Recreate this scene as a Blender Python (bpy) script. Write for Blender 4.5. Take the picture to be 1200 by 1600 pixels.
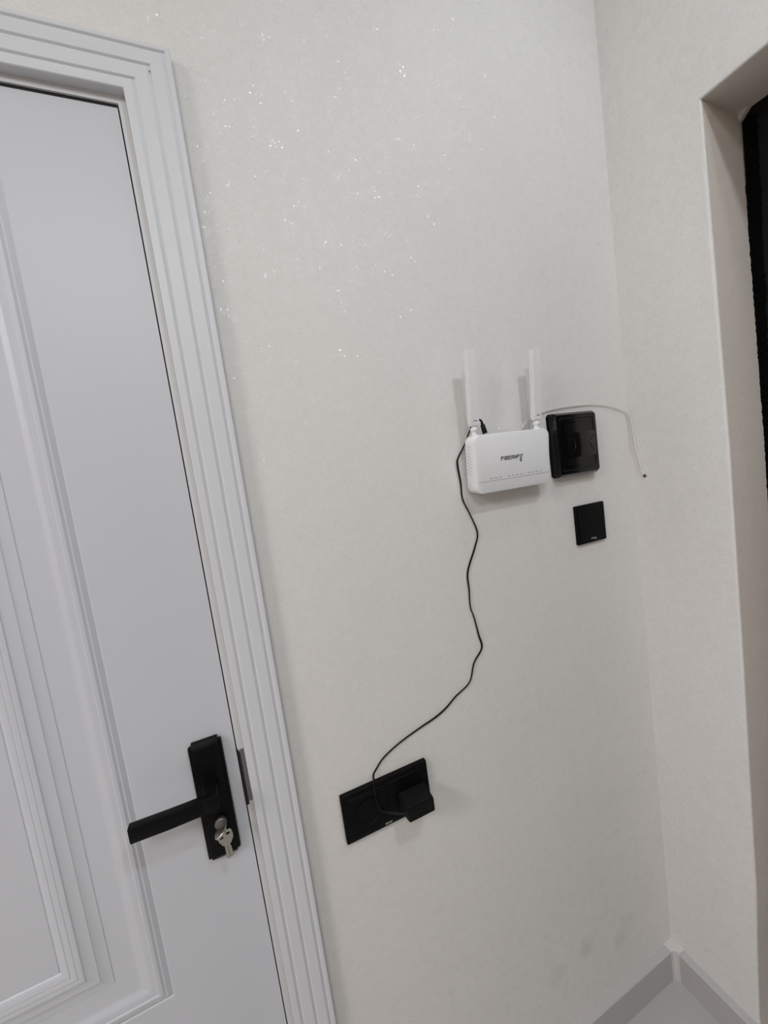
import bpy, bmesh, math, random
from mathutils import Vector, Matrix
for o in list(bpy.data.objects): bpy.data.objects.remove(o)
S = bpy.context.scene
COL = S.collection
random.seed(7)

# ------------------------------------------------------------------ camera
# metres; back wall is the plane y=0, x to the right, z up, floor z=0
CAM_Y, CAM_Z = -0.62, 1.368
YAW, PITCH, ROLL = 0.376480, -0.087705, 0.139668
F_PX = 604.23
cd = bpy.data.cameras.new('camera')
cam = bpy.data.objects.new('camera', cd); COL.objects.link(cam)
fw = Vector((math.sin(YAW)*math.cos(PITCH), math.cos(YAW)*math.cos(PITCH), math.sin(PITCH)))
rt = Vector((math.cos(YAW), -math.sin(YAW), 0)); dn = fw.cross(rt)
r2 = rt*math.cos(ROLL) + dn*math.sin(ROLL); d2 = dn*math.cos(ROLL) - rt*math.sin(ROLL)
m = Matrix((( r2.x, -d2.x, -fw.x, 0.0), (r2.y, -d2.y, -fw.y, CAM_Y), (r2.z, -d2.z, -fw.z, CAM_Z), (0, 0, 0, 1)))
cam.matrix_world = m
cd.sensor_fit = 'VERTICAL'; cd.sensor_height = 36.0; cd.sensor_width = 27.0
cd.lens = F_PX/1600*36.0; cd.clip_start = 0.01
S.camera = cam

# ------------------------------------------------------------------ world, lamps, exposure
w = bpy.data.worlds.new('World'); S.world = w; w.use_nodes = True
w.node_tree.nodes['Background'].inputs[0].default_value = (0.5, 0.5, 0.5, 1)
w.node_tree.nodes['Background'].inputs[1].default_value = 0.02
def lamp(name, loc, size, power, col=(1, 0.97, 0.93), size_y=None):
    l = bpy.data.lights.new(name, 'AREA'); l.shape = 'DISK'; l.size = size; l.energy = power; l.color = col
    if size_y: l.shape = 'RECTANGLE'; l.size_y = size_y
    o = bpy.data.objects.new(name, l); COL.objects.link(o); o.location = loc
    return o
lamp('ceiling_light', (0.50, -1.12, 2.585), 0.13, 7.2, (0.86, 0.945, 1.0))            # spot by the entrance
lamp('ceiling_light', (0.72, -0.50, 2.585), 0.10, 1.3, (0.86, 0.945, 1.0))            # small spot in the corner
lamp('ceiling_panel', (-0.40, -1.70, 2.585), 0.60, 15.5, (0.95, 0.975, 1.0), 0.60)    # LED panels along the hallway
lamp('ceiling_panel', (-2.00, -1.20, 2.585), 0.60, 33.0, (1.0, 0.97, 0.955), 0.60)
S.view_settings.view_transform = 'Standard'; S.view_settings.look = 'None'
S.view_settings.gamma = 1.0; S.view_settings.use_curve_mapping = False
S.view_settings.exposure = 0.10

# ------------------------------------------------------------------ materials
def mat(name, col, rough=0.5, metal=0.0, spec=0.5, bump=None, coat=0.0):
    M = bpy.data.materials.new(name); M.use_nodes = True
    nt = M.node_tree; b = nt.nodes['Principled BSDF']
    b.inputs['Base Color'].default_value = (*col, 1); b.inputs['Roughness'].default_value = rough
    b.inputs['Metallic'].default_value = metal; b.inputs['Specular IOR Level'].default_value = spec
    b.inputs['Coat Weight'].default_value = coat
    if bump:
        sc, st = bump
        tc = nt.nodes.new('ShaderNodeTexCoord'); n = nt.nodes.new('ShaderNodeTexNoise')
        n.inputs['Scale'].default_value = sc; n.inputs['Detail'].default_value = 3
        bp = nt.nodes.new('ShaderNodeBump'); bp.inputs['Strength'].default_value = st; bp.inputs['Distance'].default_value = 0.001
        nt.links.new(tc.outputs['Object'], n.inputs['Vector']); nt.links.new(n.outputs['Fac'], bp.inputs['Height'])
        nt.links.new(bp.outputs['Normal'], b.inputs['Normal'])
    return M
def wallpaper(name, base, flakes=1.0, stains=()):
    """pearly vinyl wallpaper: matt fibrous ground with small pearl flakes"""
    M = bpy.data.materials.new(name); M.use_nodes = True
    nt = M.node_tree; N = nt.nodes; L = nt.links; b = N['Principled BSDF']
    tc = N.new('ShaderNodeTexCoord')
    def noise(scale, detail=3, rough=0.55, stretch=None):
        n = N.new('ShaderNodeTexNoise'); n.inputs['Scale'].default_value = scale
        n.inputs['Detail'].default_value = detail; n.inputs['Roughness'].default_value = rough
        if stretch:
            mp = N.new('ShaderNodeMapping'); mp.inputs['Scale'].default_value = stretch
            L.new(tc.outputs['Object'], mp.inputs['Vector']); L.new(mp.outputs['Vector'], n.inputs['Vector'])
        else: L.new(tc.outputs['Object'], n.inputs['Vector'])
        return n
    def ramp(src, p0, p1, c0, c1):
        r = N.new('ShaderNodeValToRGB'); r.color_ramp.elements[0].position = p0; r.color_ramp.elements[1].position = p1
        r.color_ramp.elements[0].color = (*c0, 1); r.color_ramp.elements[1].color = (*c1, 1); L.new(src, r.inputs['Fac']); return r
    def mul(a, c, fac=1.0):
        x = N.new('ShaderNodeMix'); x.data_type = 'RGBA'; x.blend_type = 'MULTIPLY'; x.inputs[0].default_value = fac
        L.new(a, x.inputs[6]); L.new(c, x.inputs[7]); return x.outputs[2]
    cloud = ramp(noise(4, 4).outputs['Fac'], 0.3, 0.7, [c*0.965 for c in base], base)
    mott = ramp(noise(70, 5, 0.7).outputs['Fac'], 0.3, 0.7, (0.94, 0.94, 0.935), (1, 1, 1))
    fib = ramp(noise(380, 3, 0.65, (1, 1, 0.8)).outputs['Fac'], 0.3, 0.7, (0.89, 0.89, 0.885), (1, 1, 1))
    c = mul(mul(cloud.outputs['Color'], mott.outputs['Color']), fib.outputs['Color'])
    for x_, y_, z_, r_, k_ in stains:      # faint hand smudges low on the wall
        dn_ = N.new('ShaderNodeVectorMath'); dn_.operation = 'DISTANCE'; dn_.inputs[1].default_value = (x_, y_, z_)
        wob = noise(45, 3, 0.6); mx = N.new('ShaderNodeVectorMath'); mx.operation = 'SCALE'; mx.inputs['Scale'].default_value = r_*0.9
        L.new(wob.outputs['Color'], mx.inputs[0]); ad_ = N.new('ShaderNodeVectorMath'); ad_.operation = 'ADD'
        L.new(tc.outputs['Object'], ad_.inputs[0]); L.new(mx.outputs[0], ad_.inputs[1]); L.new(ad_.outputs[0], dn_.inputs[0])
        st = ramp(dn_.outputs['Value'], 0.0, 1.0, (k_, k_, k_), (1, 1, 1)); st.color_ramp.elements[1].position = r_
        c = mul(c, st.outputs['Color'])
    # flakes: clustered little pearl patches, a touch glossier than the ground
    fl = noise(420, 3, 0.7); cl = noise(34, 4, 0.65)
    ad = N.new('ShaderNodeMath'); ad.operation = 'MULTIPLY'; L.new(fl.outputs['Fac'], ad.inputs[0]); L.new(cl.outputs['Fac'], ad.inputs[1])
    mask = ramp(ad.outputs[0], 0.275, 0.33, (0, 0, 0), (flakes,)*3)
    L.new(c, b.inputs['Base Color'])
    rr = N.new('ShaderNodeMapRange'); L.new(mask.outputs['Color'], rr.inputs['Value'])
    rr.inputs['To Min'].default_value = 0.62; rr.inputs['To Max'].default_value = 0.56; L.new(rr.outputs[0], b.inputs['Roughness'])
    sp = N.new('ShaderNodeMapRange'); L.new(mask.outputs['Color'], sp.inputs['Value'])
    sp.inputs['To Min'].default_value = 0.40; sp.inputs['To Max'].default_value = 0.5; L.new(sp.outputs[0], b.inputs['Specular IOR Level'])
    bn = noise(330, 3, 0.6)
    bp = N.new('ShaderNodeBump'); bp.inputs['Strength'].default_value = 0.22; bp.inputs['Distance'].default_value = 0.001
    # pearl flakes: a thin coat broken into tiny facets that each lean their own way
    vo = N.new('ShaderNodeTexVoronoi'); vo.inputs['Scale'].default_value = 430; L.new(tc.outputs['Object'], vo.inputs['Vector'])
    sb = N.new('ShaderNodeVectorMath'); sb.operation = 'SUBTRACT'; L.new(vo.outputs['Color'], sb.inputs[0]); sb.inputs[1].default_value = (0.5, 0.5, 0.5)
    sc = N.new('ShaderNodeVectorMath'); sc.operation = 'SCALE'; L.new(sb.outputs[0], sc.inputs[0]); sc.inputs['Scale'].default_value = 0.66
    ge = N.new('ShaderNodeNewGeometry'); av = N.new('ShaderNodeVectorMath'); av.operation = 'ADD'
    L.new(ge.outputs['Normal'], av.inputs[0]); L.new(sc.outputs[0], av.inputs[1])
    nm = N.new('ShaderNodeVectorMath'); nm.operation = 'NORMALIZE'; L.new(av.outputs[0], nm.inputs[0]); L.new(nm.outputs[0], b.inputs['Coat Normal'])
    cw = N.new('ShaderNodeMath'); cw.operation = 'MULTIPLY'; cw.inputs[1].default_value = 0.60; L.new(mask.outputs['Color'], cw.inputs[0])
    L.new(cw.outputs[0], b.inputs['Coat Weight']); b.inputs['Coat Roughness'].default_value = 0.19
    L.new(bn.outputs['Fac'], bp.inputs['Height']); L.new(bp.outputs['Normal'], b.inputs['Normal'])
    return M
M_WALL = wallpaper('wallpaper_pearl', (0.78, 0.765, 0.750), 1.0, [(x+0.45*r, 0.45*r, z+0.45*r, r, k) for x, z, r, k in ((0.593, 0.237, 0.030, 0.84), (0.697, 0.188, 0.026, 0.84), (0.726, 0.221, 0.035, 0.90), (0.505, 0.225, 0.032, 0.88))])
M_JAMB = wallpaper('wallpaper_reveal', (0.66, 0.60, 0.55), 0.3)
M_FRONT = mat('bounce_brown', (0.25, 0.18, 0.13), 0.6)  # invented brown for the unseen wall, to dim and warm its bounced light
M_CEIL = mat('ceiling_paint', (0.82, 0.82, 0.82), 0.9)
M_FLOOR = mat('grey_tile', (0.42, 0.415, 0.405), 0.28, bump=(60, 0.05))
M_DOOR = mat('door_white_film', (0.555, 0.568, 0.605), 0.42, bump=(900, 0.03))
M_TRIM = mat('casing_white_film', (0.635, 0.645, 0.67), 0.40)
M_FRAME = mat('frame_white', (0.60, 0.603, 0.615), 0.5)
M_GAP = mat('gap_black', (0.006, 0.006, 0.006), 0.8)  # flat black standing in for shade in the door gaps; also slot and holes
M_BASE = mat('baseboard_plastic', (0.46, 0.445, 0.445), 0.45)
M_CAP = mat('baseboard_cap', (0.60, 0.585, 0.575), 0.4)
M_BLK = mat('black_matt_plastic', (0.003, 0.003, 0.0032), 0.5, spec=0.10)
M_BLK2 = mat('black_matt_metal', (0.003, 0.003, 0.0032), 0.45, spec=0.13)
M_ADP = mat('black_adapter', (0.005, 0.005, 0.005), 0.6, spec=0.16)
M_CBL = mat('black_cable', (0.004, 0.004, 0.004), 0.4, spec=0.2)
M_GLOSS = mat('black_gloss_cover', (0.003, 0.003, 0.003), 0.12, spec=0.35)
M_WHT = mat('router_white', (0.80, 0.805, 0.82), 0.35)
M_GREY = mat('print_grey', (0.10, 0.10, 0.105), 0.6)
M_VENT = mat('vent_grey', (0.42, 0.40, 0.41), 0.7)
M_LOGO = mat('logo_silver', (0.28, 0.27, 0.27), 0.4)
M_STEEL = mat('nickel', (0.55, 0.53, 0.49), 0.28, 1.0)
M_KEY = mat('key_nickel', (0.50, 0.47, 0.41), 0.33, 1.0, bump=(300, 0.2))
M_STRK = mat('strike_steel', (0.22, 0.21, 0.21), 0.4, 0.7)
M_FIB = mat('fibre_white', (0.72, 0.70, 0.66), 0.35)
M_BRN = mat('hole_sealant', (0.07, 0.055, 0.045), 0.6)
M_ENTRY = mat('entry_frame_black', (0.004, 0.0038, 0.0038), 0.5, spec=0.15)
M_LEAF = mat('entry_leaf_brown_black', (0.030, 0.024, 0.021), 0.38, bump=(35, 0.3))
M_FOAM = mat('black_foam', (0.003, 0.003, 0.003), 0.9, spec=0.02)

# ------------------------------------------------------------------ mesh helpers
def link(name, me, material, parent=None, smooth=False, angle=35):
    me.materials.append(material)
    if smooth:
        for p in me.polygons: p.use_smooth = True
        me.set_sharp_from_angle(angle=math.radians(angle))
    o = bpy.data.objects.new(name, me); COL.objects.link(o)
    if parent: o.parent = parent
    return o
def fin(bm, name, material, parent=None, smooth=False, angle=35):
    bmesh.ops.recalc_face_normals(bm, faces=bm.faces)
    me = bpy.data.meshes.new(name); bm.to_mesh(me); bm.free()
    return link(name, me, material, parent, smooth, angle)
def box(bm, x0, x1, y0, y1, z0, z1):
    v = [bm.verts.new(p) for p in ((x0,y0,z0),(x1,y0,z0),(x1,y1,z0),(x0,y1,z0),(x0,y0,z1),(x1,y0,z1),(x1,y1,z1),(x0,y1,z1))]
    for f in ((0,1,2,3),(4,5,6,7),(0,1,5,4),(1,2,6,5),(2,3,7,6),(3,0,4,7)): bm.faces.new([v[i] for i in f])
    return v
def boxo(name, x0, x1, y0, y1, z0, z1, material, parent=None, bev=0.0, seg=2):
    bm = bmesh.new(); box(bm, x0, x1, y0, y1, z0, z1)
    bmesh.ops.recalc_face_normals(bm, faces=bm.faces)
    if bev: bmesh.ops.bevel(bm, geom=list(bm.edges), offset=bev, segments=seg, profile=0.5, affect='EDGES')
    return fin(bm, name, material, parent, bool(bev))
def prism(bm, outline, a, b, axis='y'):
    """outline: 2-D points; extruded between a and b along axis (y: points are x,z ; x: points are y,z ; z: x,y)"""
    def P(p, t): return {'y': (p[0], t, p[1]), 'x': (t, p[0], p[1]), 'z': (p[0], p[1], t)}[axis]
    A = [bm.verts.new(P(p, a)) for p in outline]; B = [bm.verts.new(P(p, b)) for p in outline]
    bm.faces.new(A); bm.faces.new(B)
    n = len(outline)
    for i in range(n): bm.faces.new((A[i], A[(i+1) % n], B[(i+1) % n], B[i]))
    return A, B
def loft(bm, rings, closed=True, cap0=False, cap1=False):
    V = [[bm.verts.new(p) for p in r] for r in rings]
    n = len(V[0])
    for a, b in zip(V, V[1:]):
        for i in range(n if closed else n-1):
            bm.faces.new((a[i], a[(i+1) % n], b[(i+1) % n], b[i]))
    if cap0: bm.faces.new(V[0])
    if cap1: bm.faces.new(V[-1])
    return V
def rrect(w, h, r, n=6, cx=0, cy=0):
    pts = []
    for sx, sy, a0 in ((1, 1, 0), (-1, 1, 90), (-1, -1, 180), (1, -1, 270)):
        for k in range(n+1):
            a = math.radians(a0 + 90*k/n)
            pts.append((cx + sx*(w/2-r) + r*math.cos(a), cy + sy*(h/2-r) + r*math.sin(a)))
    return pts
def catmull(pts, n=6):
    P = [Vector(p) for p in pts]; out = []
    for i in range(len(P)-1):
        p0 = P[max(i-1, 0)]; p1 = P[i]; p2 = P[i+1]; p3 = P[min(i+2, len(P)-1)]
        for k in range(n):
            t = k/n
            out.append(0.5*((2*p1) + (p2-p0)*t + (2*p0-5*p1+4*p2-p3)*t*t + (3*p1-p0-3*p2+p3)*t**3))
    out.append(P[-1]); return out
def tube(bm, pts, r, n=8, rb=None):
    """round (or oval: r in the wall plane, rb out of it) tube along a path"""
    rb = rb or r; rings = []
    up = Vector((0, -1, 0))
    for i, p in enumerate(pts):
        t = (pts[min(i+1, len(pts)-1)] - pts[max(i-1, 0)]).normalized()
        s = t.cross(up)
        if s.length < 1e-3: s = t.cross(Vector((1, 0, 0)))
        s.normalize(); u = s.cross(t).normalized()
        ri = r[i] if isinstance(r, list) else r
        rbi = rb[i] if isinstance(rb, list) else rb
        rings.append([p + s*(ri*math.cos(2*math.pi*k/n)) + u*(rbi*math.sin(2*math.pi*k/n)) for k in range(n)])
    loft(bm, rings, True, True, True)
def disc_lathe(bm, c, axis, prof, n=20):
    """prof: (distance along axis, radius)"""
    axis = Vector(axis).normalized(); a = axis.orthogonal().normalized(); b = axis.cross(a)
    rings = [[Vector(c) + axis*d + (a*math.cos(2*math.pi*k/n) + b*math.sin(2*math.pi*k/n))*r for k in range(n)] for d, r in prof]
    loft(bm, rings, True, True, True)
def empty(name, loc, label=None, cat=None, group=None):
    o = bpy.data.objects.new(name, None); COL.objects.link(o); o.location = loc
    if label: tag(o, label, cat, group)
    return o
def tag(o, label, cat, group=None):
    o['label'] = label; o['category'] = cat
    if group: o['group'] = group
    return o
def struct(o, label, cat):
    o['kind'] = 'structure'; o['label'] = label; o['category'] = cat; return o
def rebase(o):
    """move a part's mesh so that its coordinates are relative to its (translated) parent"""
    if o.parent: o.data.transform(Matrix.Translation(-o.parent.matrix_basis.translation)); 
    return o
def under(root, *objs):
    for o in objs:
        o.parent = root
        o.data.transform(Matrix.Translation(-Vector(root.location)))

# ------------------------------------------------------------------ the room
XR = 0.8755          # right wall plane
XL = -2.60; YB = -2.2; ZC = 2.60
WT = 0.125           # thickness of the right wall (depth of the reveal)
XE_ = XR+WT
DX0, DX1, DZ = -0.858, -0.030, 1.925      # hole for the white door
bm = bmesh.new()
prism(bm, [(XL, 0), (DX0, 0), (DX0, DZ), (DX1, DZ), (DX1, 0), (XR, 0), (XR, ZC), (XL, ZC)], 0.0, 0.12, 'y')
struct(fin(bm, 'wall_back', M_WALL), 'cream pearly papered wall carrying the router and sockets', 'wall')
# right wall with the entrance opening; its edge is slightly wavy plaster with rounded arris
edge = [(-0.1885, 0.0), (-0.1800, 0.10), (-0.1835, 0.25), (-0.1885, 0.40), (-0.1900, 0.9), (-0.1885, 1.33), (-0.1830, 1.65), (-0.1772, 1.948)]
OPEN_Y1 = -1.12
outl = [(0, 0)] + edge + [(OPEN_Y1, 1.930), (OPEN_Y1, 0), (YB, 0), (YB, ZC), (0, ZC)]
bm = bmesh.new()
A, B = prism(bm, outl, XR, XR+WT, 'x')
bmesh.ops.recalc_face_normals(bm, faces=bm.faces)
front = [e for e in bm.edges if all(abs(v.co.x-XR) < 1e-6 and OPEN_Y1-1e-4 <= v.co.y <= -0.1 and v.co.z < 1.96 for v in e.verts) and not all(v.co.z < 1e-6 for v in e.verts)]
bmesh.ops.bevel(bm, geom=front, offset=0.005, segments=3, profile=0.5, affect='EDGES')
wr = fin(bm, 'wall_right', M_WALL, None, True, 30)
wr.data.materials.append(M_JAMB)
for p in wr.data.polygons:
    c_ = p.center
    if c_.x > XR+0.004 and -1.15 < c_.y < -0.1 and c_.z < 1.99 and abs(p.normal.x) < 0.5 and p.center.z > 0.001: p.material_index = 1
struct(wr, 'cream papered wall on the right with the entrance opening', 'wall')
# rough plaster fillet in the opening's far top corner and along the far arris
bm = bmesh.new()
prism(bm, [(-0.1760, 1.9485), (-0.1930, 1.9485), (-0.1775, 1.9330)], XE_-0.010, XE_+0.0008, 'x')
fin(bm, 'plaster_fillet', M_JAMB, wr)
struct(boxo('wall_left', XL-0.1, XL, YB, 0.12, 0, ZC, M_WALL), 'papered side wall of the hallway outside the picture', 'wall')
struct(boxo('wall_front', XL-0.1, XR+WT, YB-0.1, YB, 0, ZC, M_FRONT), 'unseen hallway wall behind the viewer, brown added to warm the bounce', 'wall')
struct(boxo('ceiling', XL-0.1, XR+WT+0.1, YB-0.1, 0.12, ZC, ZC+0.08, M_CEIL), 'plain white hallway ceiling above the frame', 'ceiling')
struct(boxo('floor', XL-0.1, XR+WT+0.35, YB-0.1, 0.25, -0.08, 0.0, M_FLOOR), 'smooth grey floor in the bottom right corner', 'floor')

# baseboards
BT, BH = 0.018, 0.081
def bb_prof(): return [(0, 0), (BT, 0), (BT, BH-0.0025), (BT-0.0025, BH), (0, BH)]
bm = bmesh.new(); x0 = 0.0265
rings = [[(x, -d, z) for d, z in bb_prof()] for x in (x0, XR)]
loft(bm, rings, True, True, True)
bb = struct(fin(bm, 'baseboard_back', M_BASE), 'pale grey plastic baseboard along the back wall', 'baseboard')
bm = bmesh.new()
rings = [[(XR-d, y, z) for d, z in bb_prof()] for y in (-BT, -0.181)]
loft(bm, rings, True, True, True)
br = struct(fin(bm, 'baseboard_right', M_BASE), 'short pale grey baseboard between corner and entrance opening', 'baseboard')
bm = bmesh.new()   # inside-corner piece clipped over the joint
c = 0.024
prism(bm, [(XR, 0), (XR-c-0.006, 0), (XR-c-0.006, -BT-0.001), (XR-c, -BT-0.002), (XR-BT-0.002, -c), (XR-BT-0.001, -c-0.006), (XR, -c-0.006)], 0.0, BH+0.0015, 'z')
fin(bm, 'corner_cap', M_CAP, br)['label'] = 'lighter plastic inside corner piece'

# ------------------------------------------------------------------ white door: casing, frame, leaf
CI, CZ = -0.0375, 1.9117           # inner edge of the casing
CW = 0.0635
CIL = -0.849                       # inner edge of the left casing leg
prof = [(0, 0.0), (0, 0.012), (0.001, 0.013)]
for g in (0.0132, 0.0342, 0.0545):
    prof += [(g-0.0032, 0.0130), (g-0.0020, 0.0124), (g-0.0002, 0.0111), (g+0.0008, 0.0106), (g+0.0015, 0.0108), (g+0.0028, 0.0126), (g+0.0034, 0.0130)]
prof += [(CW-0.0012, 0.013), (CW, 0.0118), (CW, 0.0)]
case = empty('trim_1', (CI, 0, 0)); struct(case, 'white reeded casing around the white door', 'door casing')
bm = bmesh.new(); loft(bm, [[(CI+u, -v-0.0018, 0) for u, v in prof], [(CI+u, -v-0.0018, CZ+u) for u, v in prof]], True, True, True)
a = fin(bm, 'side_casing', M_TRIM, None, True, 25)
bm = bmesh.new(); loft(bm, [[(CIL-u, -v-0.0018, 0) for u, v in prof], [(CIL-u, -v-0.0018, CZ+u) for u, v in prof]], True, True, True)
b = fin(bm, 'side_casing', M_TRIM, None, True, 25)
bm = bmesh.new(); loft(bm, [[(CI+u, -v-0.0018, CZ+u) for u, v in prof], [(CIL-u, -v-0.0018, CZ+u) for u, v in prof]], True, True, True)
h = fin(bm, 'head_casing', M_TRIM, None, True, 25)
bm = bmesh.new(); disc_lathe(bm, (-0.0028, -0.0143, 1.9395), (0, -1, 0), [(0, 0.0009), (0.0007, 0.0009)], 10)
nl = fin(bm, 'nail_head', M_GREY)
under(case, a, b, h, nl)

FR_Y = -0.0020
DR, DTOP = -0.0495, 1.8990
frame = empty('trim_2', (DR, 0, 0)); struct(frame, 'white rebated frame holding the white door', 'door frame')
xi = DR+0.0020; xo = CI-0.0010
bm = bmesh.new(); box(bm, xi, xo, FR_Y, 0.10, 0, CZ); s1 = fin(bm, 'side_jamb', M_FRAME)
bm = bmesh.new(); box(bm, CIL-0.0005, -0.851+0.0045, FR_Y, 0.10, 0, DTOP+0.0030); s2 = fin(bm, 'side_jamb', M_FRAME)
bm = bmesh.new(); box(bm, CIL-0.004, xi, FR_Y, 0.10, DTOP+0.0030, CZ); s3 = fin(bm, 'head_jamb', M_FRAME)
bm = bmesh.new(); box(bm, xo, DX1-0.0005, 0.006, 0.10, 0, CZ); s4 = fin(bm, 'gap_strip', M_GAP)  # black strip in place of the shade between casing and frame
bm = bmesh.new(); box(bm, DR, xi, 0.008, 0.05, 0, DTOP+0.0030); box(bm, CIL+0.004, DR, 0.0008, 0.05, DTOP, DTOP+0.0030); s5 = fin(bm, 'gap_strip', M_GAP)  # black strips brought forward, putting the shade of the leaf's gap into colour
# strike plate set in the jamb next to the lock
bm = bmesh.new(); box(bm, DR+0.0045, xo+0.0006, FR_Y-0.0006, FR_Y+0.002, 0.905, 0.990); bmesh.ops.recalc_face_normals(bm, faces=bm.faces)
k1 = fin(bm, 'strike_plate', M_STRK); k1['label'] = 'dull steel strike plate'
bm = bmesh.new(); prism(bm, [(DR+0.0016, 0.900), (DR+0.0052, 0.900), (DR+0.0052, 0.985), (DR+0.0016, 0.993)], FR_Y-0.0007, FR_Y+0.004, 'y')
k2 = fin(bm, 'strike_slot', M_GAP)
under(frame, s1, s2, s3, s4, s5, k1, k2)

DL = -0.8465; DY = 0.0015
PX0, PX1 = -0.708, -0.188
panels = [(0.659, 1.804), (0.130, 0.530)]
door = empty('door_1', (DL, DY, 0)); struct(door, 'white moulded panel door with black lever handle', 'door')
bm = bmesh.new()
# leaf face pieces around the two panels, made as one slab
xs = [DL, PX0, PX1, DR]; zs = [0.006, panels[1][0], panels[1][1], panels[0][0], panels[0][1], DTOP]
vv = {}
def V(i, j):
    if (i, j) not in vv: vv[(i, j)] = bm.verts.new((xs[i], DY, zs[j]))
    return vv[(i, j)]
for i in range(3):
    for j in range(5):
        if i == 1 and j in (1, 3): continue
        bm.faces.new((V(i, j), V(i+1, j), V(i+1, j+1), V(i, j+1)))
sl = [(DL, DY, 0.006), (DR, DY, 0.006), (DR, DY, DTOP), (DL, DY, DTOP)]
bk = [bm.verts.new((x, DY+0.04, z)) for x, y, z in sl]
bm.faces.new(bk)
for i in range(4):
    p, q = sl[i], sl[(i+1) % 4]
    a_ = bm.verts.new(p); b_ = bm.verts.new(q); bm.faces.new((a_, b_, bk[(i+1) % 4], bk[i]))
bmesh.ops.remove_doubles(bm, verts=bm.verts, dist=1e-6)
leaf = fin(bm, 'leaf', M_DOOR)
def ease(a, b, n, kind):
    out = []
    for k in range(1, n+1):
        t = k/n
        s = {'in': t*t, 'out': 1-(1-t)**2, 's': t*t*(3-2*t)}[kind]
        out.append((a[0]+(b[0]-a[0])*t, a[1]+(b[1]-a[1])*s))
    return out
mp = [(0, 0), (0.0018, -0.0012), (0.0075, 0.0018), (0.0095, 0.0018), (0.0125, 0.0036), (0.0166, 0.0039), (0.0182, 0.0028), (0.0220, 0.0026)]
mp += ease((0.0220, 0.0026), (0.0390, -0.0015), 9, 's')
mp += [(0.0648, -0.0015), (0.0651, -0.0008)] + ease((0.0651, -0.0008), (0.0785, 0.0014), 5, 'in') + [(0.0789, 0.0019)]
mp += ease((0.0789, 0.0019), (0.0922, 0.0037), 5, 'in') + [(0.0932, 0.0047), (0.0975, 0.0049), (0.0990, 0.0044), (0.1005, 0.0049), (0.1050, 0.0045), (0.1065, 0.0039), (0.1080, 0.0043), (0.1125, 0.0034), (0.1165, 0.0014), (0.1178, -0.0002), (0.1186, 0.0006)]
parts = [leaf]
for z0, z1 in panels:
    sc = 1.0 if z1 > 1 else 0.8
    rings = [[(PX0+d*sc, DY-v, z0+d*sc), (PX1-d*sc, DY-v, z0+d*sc), (PX1-d*sc, DY-v, z1-d*sc), (PX0+d*sc, DY-v, z1-d*sc)] for d, v in mp]
    bm = bmesh.new(); loft(bm, rings)
    parts.append(fin(bm, 'panel_moulding', M_DOOR, None, True, 22))
    d, v = mp[-1]; d *= sc
    bm = bmesh.new(); box(bm, PX0+d, PX1-d, DY-v, DY+0.03, z0+d, z1-d)
    parts.append(fin(bm, 'raised_panel', M_DOOR))
for o in parts[1:]:
    me = o.data
under(door, *parts)
for o in parts[1:]:
    # recalc may flip open rings: make the moulding face the room
    if o.name.startswith('panel_moulding'):
        if sum(p.normal.y*p.area for p in o.data.polygons) > 0: o.data.flip_normals()

# lever handle on a stepped backplate (parts of the door)
hp = empty('handle_set', (0, 0, 0)); hp.parent = door; hp.location = (-DL, -DY, 0)
hp['label'] = 'matt black lever handle on a stepped backplate'
PXa, PXb, PZa, PZb = -0.1115, -0.0662, 0.8425, 1.0200
bm = bmesh.new(); box(bm, PXa, PXb, DY-0.0075, DY, PZa, PZb); bmesh.ops.recalc_face_normals(bm, faces=bm.faces)
bmesh.ops.bevel(bm, geom=[e for e in bm.edges], offset=0.0022, segments=2, profile=0.5, affect='EDGES')
fin(bm, 'backplate', M_BLK2, hp, True)
bm = bmesh.new()
xa, xb = PXa+0.0048, PXb-0.0048
strip = [(PZa-0.0035, 0.0), (PZa-0.0035, 0.0065), (PZa+0.0035, 0.0115), (PZb-0.004, 0.0115), (PZb+0.0045, 0.0070), (PZb+0.0045, 0.0)]
loft(bm, [[(x, DY-d, z) for z, d in strip] for x in (xa, xb)], True, True, True)
bmesh.ops.recalc_face_normals(bm, faces=bm.faces)
bmesh.ops.bevel(bm, geom=list(bm.edges), offset=0.0012, segments=2, profile=0.5, affect='EDGES')
fin(bm, 'raised_strip', M_BLK2, hp, True)
LZ = 0.9560
bm = bmesh.new(); box(bm, -0.0985, -0.0800, DY-0.052, DY-0.009, LZ-0.0095, LZ+0.0095); bmesh.ops.recalc_face_normals(bm, faces=bm.faces)
bmesh.ops.bevel(bm, geom=list(bm.edges), offset=0.002, segments=2, profile=0.5, affect='EDGES')
fin(bm, 'lever_neck', M_BLK2, hp, True)
bm = bmesh.new()
sec = lambda x, h, t, y, z: [(x, y-t/2, z-h/2), (x, y+t/2, z-h/2), (x, y+t/2, z+h/2), (x, y-t/2, z+h/2)]
loft(bm, [sec(-0.1865, 0.0212, 0.0125, DY-0.0450, LZ+0.0016), sec(-0.14, 0.0215, 0.0125, DY-0.0450, LZ), sec(-0.0800, 0.0205, 0.0125, DY-0.0455, LZ)], True, True, True)
bmesh.ops.recalc_face_normals(bm, faces=bm.faces)
bmesh.ops.bevel(bm, geom=list(bm.edges), offset=0.0014, segments=2, profile=0.5, affect='EDGES')
fin(bm, 'lever', M_BLK2, hp, True)
KX, KZ = -0.0857, 0.8985
bm = bmesh.new()
disc_lathe(bm, (KX, DY-0.0112, KZ), (0, -1, 0), [(0, 0.0105), (0.002, 0.0105), (0.003, 0.0090), (0.003, 0.0085)], 24)
fin(bm, 'lock_rosette', M_BLK2, hp, True)
bm = bmesh.new()
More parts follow.
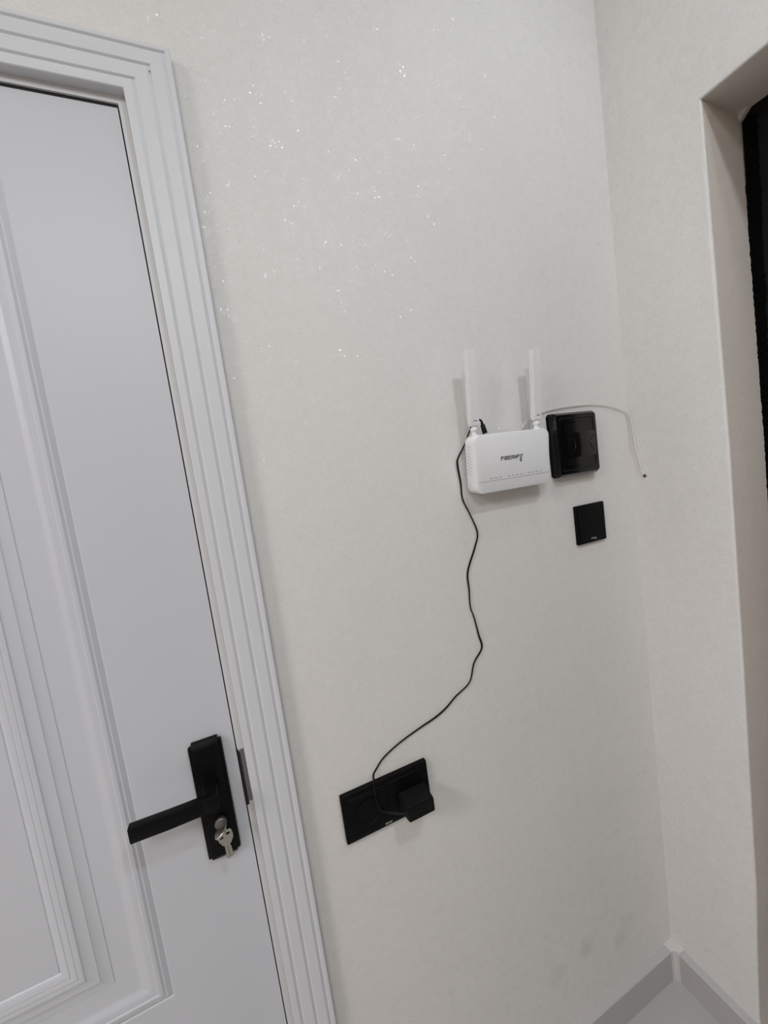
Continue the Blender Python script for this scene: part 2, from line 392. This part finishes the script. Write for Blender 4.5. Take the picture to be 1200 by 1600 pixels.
disc_lathe(bm, (KX, DY-0.0135, KZ), (0, -1, 0), [(0, 0.0082), (0.0045, 0.0082), (0.0052, 0.0074)], 24)
fin(bm, 'lock_cylinder', M_STRK, hp, True)['label'] = 'round dull steel lock cylinder'

# keys -----------------------------------------------------------------
def key_mesh(bow, blade, thick):
    """flat key in local x (width) / z (length, blade down); origin at the bow's ring hole"""
    bm = bmesh.new()
    prism(bm, bow + blade, -thick/2, thick/2, 'y')
    bmesh.ops.recalc_face_normals(bm, faces=bm.faces)
    bmesh.ops.bevel(bm, geom=list(bm.edges), offset=0.0003, segments=1, affect='EDGES')
    return bm
bow = [(0.0032, -0.0205), (0.0060, -0.0190), (0.0072, -0.0160), (0.0096, -0.0125), (0.0104, -0.0075), (0.0098, -0.0010), (0.0085, 0.0030), (0.0030, 0.0042), (-0.0045, 0.0035), (-0.0088, 0.0005), (-0.0098, -0.0050), (-0.0085, -0.0110), (-0.0070, -0.0130), (-0.0064, -0.0165), (-0.0040, -0.0190), (-0.0036, -0.0210)]
blade = [(-0.0045, -0.0400), (-0.0026, -0.0436), (0.0007, -0.0418), (0.0023, -0.0438), (0.0050, -0.0408), (0.0039, -0.0385), (0.0050, -0.0365), (0.0036, -0.0340), (0.0050, -0.0315), (0.0039, -0.0290), (0.0049, -0.0265)]
hk = empty('key', (-0.0818, -0.0285, 0.8920), 'nickel key hanging from the key in the lock', 'key', 'keys at the door lock')
o = fin(key_mesh(bow, blade, 0.0022), 'key_body', M_KEY, hk)
bm = bmesh.new(); box(bm, -0.0006, 0.0006, -0.0013, -0.0008, -0.040, -0.0205); fin(bm, 'blade_groove', M_STRK, hk)
bm = bmesh.new(); disc_lathe(bm, (-0.0040, -0.0009, -0.0040), (0, -1, 0), [(0, 0.0016), (0.0006, 0.0016)], 12)
disc_lathe(bm, (0.0035, -0.0009, -0.0012), (0, -1, 0), [(0, 0.0019), (0.0006, 0.0019)], 12)
disc_lathe(bm, (0.0053, -0.0009, -0.0014), (0, -1, 0), [(0, 0.0016), (0.0006, 0.0016)], 12)
fin(bm, 'bow_hole', M_GAP, hk)
hk.rotation_euler = (math.radians(6), math.radians(-3), math.radians(8))
ik = empty('key', (KX, DY-0.0180, KZ), 'nickel key pushed into the lock of the black handle', 'key', 'keys at the door lock')
bm = bmesh.new()   # bow seen end-on, standing out of the cylinder
pts = rrect(0.021, 0.019, 0.008, 6)
prism(bm, [(p[0]*0.9-0.0135, p[1]) for p in pts], -0.0013, 0.0013, 'x')   # (y,z) outline
bmesh.ops.recalc_face_normals(bm, faces=bm.faces); bmesh.ops.bevel(bm, geom=list(bm.edges), offset=0.0004, segments=1, affect='EDGES')
ob = fin(bm, 'key_bow', M_STEEL, ik, True)
bm = bmesh.new(); box(bm, -0.0012, 0.0012, -0.0045, 0.001, -0.004, 0.004); fin(bm, 'key_shank', M_STEEL, ik)
ik.rotation_euler = (0, math.radians(58), 0)
# small split ring joining the two keys
bm = bmesh.new()
ring = [Vector((0.0062*math.cos(a), 0.0, 0.0062*math.sin(a))) for a in [2*math.pi*k/24 for k in range(24)]]
R1 = []
for k in range(24):
    a = 2*math.pi*k/24
    rad = Vector((math.cos(a), 0, math.sin(a)))
    R1.append([ring[k] + rad*(0.0008*math.cos(t)) + Vector((0, 1, 0))*(0.0008*math.sin(t)) for t in [2*math.pi*q/6 for q in range(6)]])
R1.append(R1[0]); loft(bm, R1)
bmesh.ops.remove_doubles(bm, verts=bm.verts, dist=1e-7)
rg = fin(bm, 'key_ring', M_STEEL, None, True); rg.location = (-0.0842, -0.0305, 0.8920); rg.rotation_euler = (math.radians(20), 0, math.radians(35))
tag(rg, 'tiny steel ring linking the two keys at the lock', 'key ring')

# ------------------------------------------------------------------ entrance door in the right-hand opening
XE = XR+WT
ent = empty('door_2', (XE, -0.65, 0)); struct(ent, 'black entrance door in the right-hand opening', 'door')
bm = bmesh.new()
# frame ring with a ragged foam edge toward the plaster
fo = [(-0.150, 0)] ; 
prism(bm, [(-0.170, 0.0), (-0.225, 0.0), (-0.225, 1.890), (-1.09, 1.890), (-1.09, 0.0), (-1.14, 0.0), (-1.14, 1.97), (-0.170, 1.97)], XE+0.0005, XE+0.05, 'x')
fr = fin(bm, 'frame', M_ENTRY)
bm = bmesh.new()
N = 420
zz = [0.0 + 1.930*k/N for k in range(N+1)]
fy = [-0.1880 - (0.0012 if z > 1.6 else 0) - 0.0022*abs(random.gauss(0, 0.6)) for z in zz]
ring_a = [(XE-0.0055-0.0030*random.random()**3, -0.1815 if z > 1.5 else -0.1835, z) for z in zz]
ring_b = [(XE-0.0045-0.004*abs(random.gauss(0, 0.5)), y-0.004, z) for y, z in zip(fy, zz)]
ring_c = [(XE+0.001, y-0.010, z) for y, z in zip(fy, zz)]
Va = [[bm.verts.new(p) for p in r] for r in (ring_a, ring_b, ring_c)]
for r, q in zip(Va, Va[1:]):
    for i in range(N): bm.faces.new((r[i], r[i+1], q[i+1], q[i]))
fm = fin(bm, 'foam_seal', M_FOAM); fm['label'] = 'ragged black foam edge'
lf = boxo('leaf', XE+0.012, XE+0.05, -1.085, -0.2255, 0.006, 1.8885, M_LEAF)
pn = []
for z0, z1 in ((0.15, 0.85), (1.0, 1.78)):
    bm = bmesh.new(); box(bm, XE+0.006, XE+0.013, -0.98, -0.30, z0, z1); bmesh.ops.recalc_face_normals(bm, faces=bm.faces)
    bmesh.ops.bevel(bm, geom=[e for e in bm.edges if all(v.co.x < XE+0.007 for v in e.verts)], offset=0.005, segments=2, affect='EDGES')
    pn.append(fin(bm, 'pressed_panel', M_LEAF))
under(ent, fr, fm, lf, *pn)

# ------------------------------------------------------------------ router
RW, RH, RD = 0.1745, 0.1065, 0.0300
TILT = math.radians(5.5)
rou = empty('router', (0.5035, -0.0040, 1.3160), 'white wall-hung router with two upright antennas', 'router')
rou.rotation_euler = (TILT, 0, 0)      # top leans out from the wall
bm = bmesh.new()
def rr3(w, h, r, y, dz=0, n=7): return [(x, y, z) for x, z in rrect(w, h, r, n, 0, RH/2+dz)]
loft(bm, [rr3(RW-0.004, RH-0.004, 0.013, 0.0), rr3(RW, RH, 0.014, -0.002), rr3(RW, RH, 0.014, -RD+0.0025), rr3(RW-0.0014, RH-0.0014, 0.0135, -RD+0.0008), rr3(RW-0.005, RH-0.005, 0.012, -RD)], True, True, True)
body = fin(bm, 'case', M_WHT, rou, True, 40)
# chamfered lower lip: a separate strip below the parting line
bm = bmesh.new()
box(bm, -RW/2+0.0035, RW/2-0.0035, -RD-0.0004, -RD+0.001, 0.0214, 0.0221)
fin(bm, 'parting_line', M_VENT, rou)
# antennas
for k, ax in enumerate((-0.0752, 0.0708)):
    an = empty('antenna', (ax, -0.0145, RH-0.001)); an.parent = rou; an.rotation_euler = (math.radians(0.3), 0, 0)
    bm = bmesh.new()
    disc_lathe(bm, (0, 0, -0.002), (0, 0, 1), [(0, 0.0062), (0.005, 0.0058), (0.006, 0.0046), (0.010, 0.0046), (0.0115, 0.0066), (0.0145, 0.0070), (0.0165, 0.0050)], 20)
    fin(bm, 'swivel', M_WHT, an, True)
    bm = bmesh.new(); box(bm, -0.0037, 0.0037, -0.0032, 0.0032, 0.0125, 0.0215); bmesh.ops.recalc_face_normals(bm, faces=bm.faces)
    bmesh.ops.bevel(bm, geom=list(bm.edges), offset=0.0012, segments=2, affect='EDGES'); fin(bm, 'hinge', M_WHT, an, True)
    bm = bmesh.new()
    loft(bm, [[(sx*w/2, sy*t/2, z) for sx, sy in ((-1, -1), (1, -1), (1, 1), (-1, 1))] for w, t, z in ((0.0150, 0.0085, 0.0175), (0.0190, 0.0105, 0.0230), (0.0190, 0.0105, 0.1475))], True, True, True)
    bmesh.ops.recalc_face_normals(bm, faces=bm.faces); bmesh.ops.bevel(bm, geom=list(bm.edges), offset=0.0010, segments=2, affect='EDGES')
    fin(bm, 'blade', M_WHT, an, True)
    bm = bmesh.new(); box(bm, -0.0035, 0.0045, -0.0056, -0.0050, 0.0262, 0.0274); fin(bm, 'slot_mark', M_GREY, an)
# vents on the left flank
for k in range(10):
    zc = 0.088 - 0.0062*k if k < 9 else 0.0165
    bm = bmesh.new()
    L_ = 0.0125 if k < 9 else 0.008
    x = -RW/2-0.0002
    q = [(x, -0.006, zc+0.0022), (x, -0.006-L_, zc-0.0022), (x, -0.006-L_, zc-0.0030), (x, -0.006, zc+0.0014)]
    loft(bm, [q, [(p[0]+0.001, p[1], p[2]) for p in q]], True, True, True)
    fin(bm, 'vent_slot', M_VENT, rou)
# lettering FIBERNET from strokes
def strokes(ch):
    t = 0.29
    H = lambda y, a=0, b=1: (a, y, b, y+t*0.85)
    Vv = lambda x, a=0, b=1: (x, a, x+t, b)
    return {'F': [Vv(0), H(1-t*.85), H(0.42, 0, .85)], 'I': [Vv(0)],
            'B': [Vv(0), H(1-t*.85, 0, .9), H(0.40, 0, .95), H(0, 0, .9), Vv(1-t, .1, .9)],
            'E': [Vv(0), H(1-t*.85), H(0.40, 0, .9), H(0)],
            'R': [Vv(0), H(1-t*.85, 0, .92), H(0.36, 0, .92), Vv(1-t, .45, .9), Vv(1-t, 0, .36)],
            'N': [Vv(0), Vv(1-t), 'diag'], 'T': [H(1-t*.85), Vv(0.5-t/2)],
            'e': [H(1-t*.85, 0, .9), H(0.42, 0, .75), Vv(0, .22, 1)]}[ch]
def lettering(bm, text, x0, z0, w, h, gap, y, slant=0.10):
    x = x0
    for ch in text:
        cw = w*0.28 if ch == 'I' else w
        for s in strokes(ch):
            if s == 'diag': P = [(0.0, 1.0), (0.32, 1.0), (1.0, 0.0), (0.68, 0.0)]
            else:
                kx = 0.28/0.24*1.0 if ch == 'I' else 1.0
                a, b, c_, d = s
                P = [(a, b), (c_, b), (c_, d), (a, d)] if ch != 'I' else [(0, 0), (1, 0), (1, 1), (0, 1)]
            f = [bm.verts.new((x+px*cw+slant*pz*h, y, z0+pz*h)) for px, pz in P]
            g = [bm.verts.new((v.co.x, y+0.0004, v.co.z)) for v in f]
            bm.faces.new(f)
            for i in range(4): bm.faces.new((f[i], f[(i+1) % 4], g[(i+1) % 4], g[i]))
        x += cw+gap
    return x
bm = bmesh.new()
xend = lettering(bm, 'FIBERNeT', -0.0310, 0.0560, 0.0061, 0.0074, 0.0010, -RD-0.0002)
fin(bm, 'brand_lettering', M_GREY, rou)
bm = bmesh.new()   # little pointing-hand emblem under the seventh letter
hx, hz = 0.0148, 0.0545
for P in ([(-.0022, -.0030), (.0012, -.0052), (.0036, -.0022), (.0010, .0002)], [(-.0026, .0010), (-.0008, .0022), (.0006, .0002), (-.0012, -.0012)], [(.0000, .0030), (.0010, .0034), (.0024, .0006), (.0012, .0002)], [(-.0006, .0068), (.0006, .0072), (.0012, .0016), (.0000, .0012)]):
    f = [bm.verts.new((hx+a_, -RD-0.0002, hz+b_)) for a_, b_ in P]; g = [bm.verts.new((v.co.x, -RD+0.0002, v.co.z)) for v in f]
    bm.faces.new(f)
    for i in range(4): bm.faces.new((f[i], f[(i+1) % 4], g[(i+1) % 4], g[i]))
fin(bm, 'emblem', M_GREY, rou)
bm = bmesh.new()
for k, x in enumerate([-0.0565, -0.0460, -0.0355] + [-0.0160+0.0096*i for i in range(9)]):
    wv = 0.0042 if k != 7 else 0.0016
    box(bm, x, x+wv, -RD-0.0002, -RD+0.0003, 0.0256, 0.0264)
    box(bm, x+wv*0.1, x+wv*0.45, -RD-0.0002, -RD+0.0003, 0.0262, 0.0268)
fin(bm, 'indicator_labels', M_GREY, rou)['kind'] = 'stuff'
# port recess on the top edge
bm = bmesh.new(); box(bm, -0.0590, -0.0440, -0.020, -0.010, RH-0.001, RH+0.0004); fin(bm, 'port', M_GREY, rou)

# ------------------------------------------------------------------ fuse box
FX0, FX1, FZ0, FZ1 = 0.6292, 0.7510, 1.3165, 1.4490
fb = empty('fuse_box', ((FX0+FX1)/2, 0, FZ0), 'glossy black surface-mounted fuse box right of the router', 'fuse box')
W_, H_ = FX1-FX0, FZ1-FZ0
def fr3(ins, y, ch=0.005, dz=0.0):
    x0, x1, z0, z1 = -W_/2+ins, W_/2-ins, ins, H_-ins
    return [(x0+ch, y, z0), (x1-ch, y, z0), (x1, y, z0+ch), (x1, y, z1-ch), (x1-ch, y, z1), (x0+ch, y, z1), (x0, y, z1-ch), (x0, y, z0+ch)]
bm = bmesh.new(); loft(bm, [fr3(0, 0), fr3(0.0004, -0.0080)], True, True, True); fin(bm, 'back_box', M_BLK, fb)
bm = bmesh.new(); loft(bm, [fr3(0.0002, -0.0083), fr3(0.0008, -0.0135), fr3(0.0050, -0.0205, 0.004), fr3(0.0058, -0.0210, 0.004), fr3(0.0125, -0.0214, 0.003), fr3(0.0145, -0.0195, 0.003)], True, True, True)
fin(bm, 'cover', M_GLOSS, fb)
bm = bmesh.new()
bx = lambda x0, x1, z0, z1, y0=-0.0215, y1=-0.0190: box(bm, x0, x1, y0, y1, z0, z1)
bx(-0.034, 0.048, 0.1105, 0.1130); bx(-0.034, 0.048, 0.0200, 0.0225); bx(-0.0365, -0.034, 0.0200, 0.1130)
bx(-0.0430, -0.0405, 0.0300, 0.1020)
fin(bm, 'cover_frame', M_GLOSS, fb)
dr = boxo('cover_door', -0.0300, 0.0470, -0.0225, -0.0190, 0.0380, 0.0900, M_GLOSS, fb, 0.0010)
for sgn in (-1, 1):
    bm = bmesh.new(); pts = []
    for k in range(11):
        a = math.radians(-50+100*k/10)
        pts.append(Vector((0.0120 + sgn*(0.0490 - 0.0270*math.cos(a)), -0.0226, 0.064+0.0220*math.sin(a))))
    tube(bm, pts, 0.0007, 6); fin(bm, 'finger_grip', M_GLOSS, dr, True)

# ------------------------------------------------------------------ blank switch and double socket
def plate(bm, x0, x1, z0, z1, y0, y1, r=0.002, inset=0.0015):
    w_, h_ = x1-x0, z1-z0; cx, cz = (x0+x1)/2, (z0+z1)/2
    R = lambda i, y: [(x, y, z) for x, z in rrect(w_-2*i, h_-2*i, max(r-i*0.5, 0.0006), 4, cx, cz)]
    loft(bm, [R(0.0005, y0), R(0, y0-0.001), R(0, y1+0.0015), R(inset*0.4, y1+0.0005), R(inset, y1)], True, True, True)
sw = empty('light_switch', (0.7222, 0, 1.1650), 'square black wall switch below the fuse box', 'switch')
SW, SH = 0.0850, 0.0845
bm = bmesh.new(); plate(bm, -SW/2, SW/2, 0, SH, 0, -0.0075); fin(bm, 'frame', M_BLK, sw, True)
bm = bmesh.new(); plate(bm, -SW/2+0.0055, SW/2-0.0055, 0.0055, SH-0.0055, -0.006, -0.0095, 0.0015, 0.001); fin(bm, 'rocker', M_BLK, sw, True)
def tiny_mark(bm, x, z, w_, h_, y, n=5):
    for k in range(n):
        a = x+w_*k/n; s = 0.0012
        f = [bm.verts.new(p) for p in ((a, y, z), (a+w_/n*0.8, y, z), (a+w_/n*0.8+s, y, z+h_*(0.75 if k else 1)), (a+s, y, z+h_*(0.75 if k else 1)))]
        g = [bm.verts.new((v.co.x, y+0.0003, v.co.z)) for v in f]; bm.faces.new(f)
        for i in range(4): bm.faces.new((f[i], f[(i+1) % 4], g[(i+1) % 4], g[i]))
bm = bmesh.new(); tiny_mark(bm, -0.0075, 0.0082, 0.0150, 0.0032, -0.0097); tiny_mark(bm, 0.0025, 0.0060, 0.0075, 0.0012, -0.0097, 3)
fin(bm, 'maker_mark', M_LOGO, sw)

SX0, SX1, SZ0, SZ1 = 0.0920, 0.2555, 0.7630, 0.8495
so = empty('double_socket', ((SX0+SX1)/2, 0, SZ0), 'wide black double socket plate near the door casing', 'socket')
W2, H2 = SX1-SX0, SZ1-SZ0
bm = bmesh.new(); plate(bm, -W2/2, W2/2, 0, H2, 0, -0.0090); fin(bm, 'frame', M_BLK, so, True)
for sgn, kind in ((-1, 'insert'), (1, 'insert')):
    cx = sgn*0.0365
    bm = bmesh.new(); plate(bm, cx-0.0335, cx+0.0335, 0.0090, H2-0.0090, -0.0075, -0.0108, 0.002, 0.001)
    ins = fin(bm, 'insert', M_BLK, so, True)
    bm = bmesh.new(); n = 28
    cyc = lambda r, y: [(cx+r*math.cos(2*math.pi*k/n), y, H2/2+r*math.sin(2*math.pi*k/n)) for k in range(n)]
    loft(bm, [cyc(0.0235, -0.0106), cyc(0.0235, -0.0120), cyc(0.0215, -0.0122), cyc(0.0205, -0.0112)], True, False, True)
    fin(bm, 'well_rim', M_BLK, ins, True)
bm = bmesh.new(); tiny_mark(bm, -0.0115, 0.0035, 0.0130, 0.0042, -0.0092); fin(bm, 'maker_mark', M_LOGO, so)

# ------------------------------------------------------------------ power adapter with its cable
ad = empty('power_adapter', (0.2180, -0.0125, 0.7865), 'black plug-in adapter in the double socket with black cable to router', 'power adapter')
ax, ay, az = ad.location
bm = bmesh.new()
rg_ = lambda y, w_, z0, z1: [(-w_/2, y, z0), (w_/2, y, z0), (w_/2, y, z1), (-w_/2, y, z1)]
loft(bm, [rg_(0.0, 0.0530, -0.004, 0.0300), rg_(-0.0385, 0.0490, 0.0030, 0.0270)], True, True, True)
bmesh.ops.recalc_face_normals(bm, faces=bm.faces); bmesh.ops.bevel(bm, geom=list(bm.edges), offset=0.0016, segments=2, affect='EDGES')
fin(bm, 'housing', M_ADP, ad, True)
cab = [(0.1935, -0.030, 0.7900), (0.1830, -0.022, 0.7890), (0.1690, -0.016, 0.7930), (0.1580, -0.0145, 0.8005), (0.1525, -0.0145, 0.8150), (0.1510, -0.0145, 0.8350), (0.1525, -0.0135, 0.8550), (0.1550, -0.006, 0.8620),
 (0.1608, -0.0035, 0.8672), (0.1794, -0.0030, 0.8834), (0.2127, -0.003, 0.8976), (0.2532, -0.003, 0.9086), (0.2880, -0.003, 0.9165), (0.3129, -0.003, 0.9262), (0.3362, -0.003, 0.9408), (0.3624, -0.003, 0.9523), (0.3743, -0.003, 0.9638),
 (0.3858, -0.003, 0.9924), (0.4071, -0.003, 1.0157), (0.4034, -0.003, 1.0427), (0.3981, -0.003, 1.0788), (0.3926, -0.003, 1.1019), (0.3946, -0.003, 1.1368), (0.3965, -0.003, 1.1702), (0.4187, -0.003, 1.2129), (0.4284, -0.003, 1.2398),
 (0.4173, -0.003, 1.2752), (0.4047, -0.003, 1.3077), (0.4048, -0.003, 1.3379), (0.4026, -0.003, 1.3717), (0.4060, -0.003, 1.3856), (0.4240, -0.004, 1.4100), (0.4360, -0.007, 1.4335), (0.4420, -0.010, 1.4440), (0.4490, -0.014, 1.4500), (0.4545, -0.0185, 1.4480)]
cp = catmull(cab, 6)
bm = bmesh.new()
nn = len(cp)
fl = [0.00175 + 0.0004*math.sin(i*0.19) for i in range(nn)]
fb_ = [0.00110 - 0.0002*math.sin(i*0.19) for i in range(nn)]
tube(bm, [p-Vector((ax, ay, az)) for p in cp], fl, 8, fb_)
fin(bm, 'cable', M_CBL, ad, True, 60)
pa = Vector((0.4545, -0.0190, 1.4480)); pb = Vector((0.4580, -0.0215, 1.4240))
bm = bmesh.new()
dirv = (pb-pa).normalized()
disc_lathe(bm, pa - dirv*0.0005 - Vector((ax, ay, az)), dirv, [(0, 0.0019), (0.0012, 0.0022), (0.0020, 0.0014), (0.0034, 0.0026), (0.0044, 0.0016), (0.0060, 0.0030), (0.0070, 0.0018), (0.0085, 0.0034), (0.0100, 0.0042), (0.0230, 0.0046), (0.0260, 0.0046)], 16)
fin(bm, 'barrel_plug', M_CBL, ad, True, 30)

# ------------------------------------------------------------------ fibre cable from router to the hole in the right wall
fc = empty('fibre_cable', (0.8755, -0.0272, 1.2909), 'thin pale fibre cable arched over the fuse box into the right wall', 'cable')
org = Vector(fc.location)
bm = bmesh.new()
pts = [(0.5520, -0.0165, 1.4265), (0.5580, -0.014, 1.4330), (0.5700, -0.010, 1.4385), (0.5850, -0.006, 1.4430), (0.6125, -0.0040, 1.4540), (0.6689, -0.0035, 1.4610), (0.7426, -0.0035, 1.4630), (0.8005, -0.0035, 1.4580), (0.8400, -0.0035, 1.4480), (0.8650, -0.0040, 1.4385), (0.8718, -0.0075, 1.4280), (0.8735, -0.0090, 1.4146), (0.8735, -0.0110, 1.3702), (0.8737, -0.0185, 1.3250), (0.8737, -0.0245, 1.3000), (0.8745, -0.0270, 1.2920)]
tube(bm, [p-org for p in catmull(pts, 6)], 0.0010, 8); fin(bm, 'strand', M_FIB, fc, True, 60)
bm = bmesh.new()
pts = [(0.8660, -0.0030, 1.4360), (0.8715, -0.0030, 1.4180), (0.8735, -0.0040, 1.3900), (0.8738, -0.0080, 1.3500), (0.8738, -0.0130, 1.3200), (0.8738, -0.0225, 1.2990), (0.8745, -0.0265, 1.2925)]
tube(bm, [p-org for p in catmull(pts, 6)], 0.0008, 8); fin(bm, 'strand', M_FIB, fc, True, 60)
bm = bmesh.new(); disc_lathe(bm, (-0.0002, -0.0005, -0.0005), (-1, 0, 0), [(0, 0.0040), (0.0012, 0.0036), (0.0022, 0.0022)], 14)
fin(bm, 'sealed_hole', M_BRN, fc, True)['label'] = 'brown sealant blob at the hole'
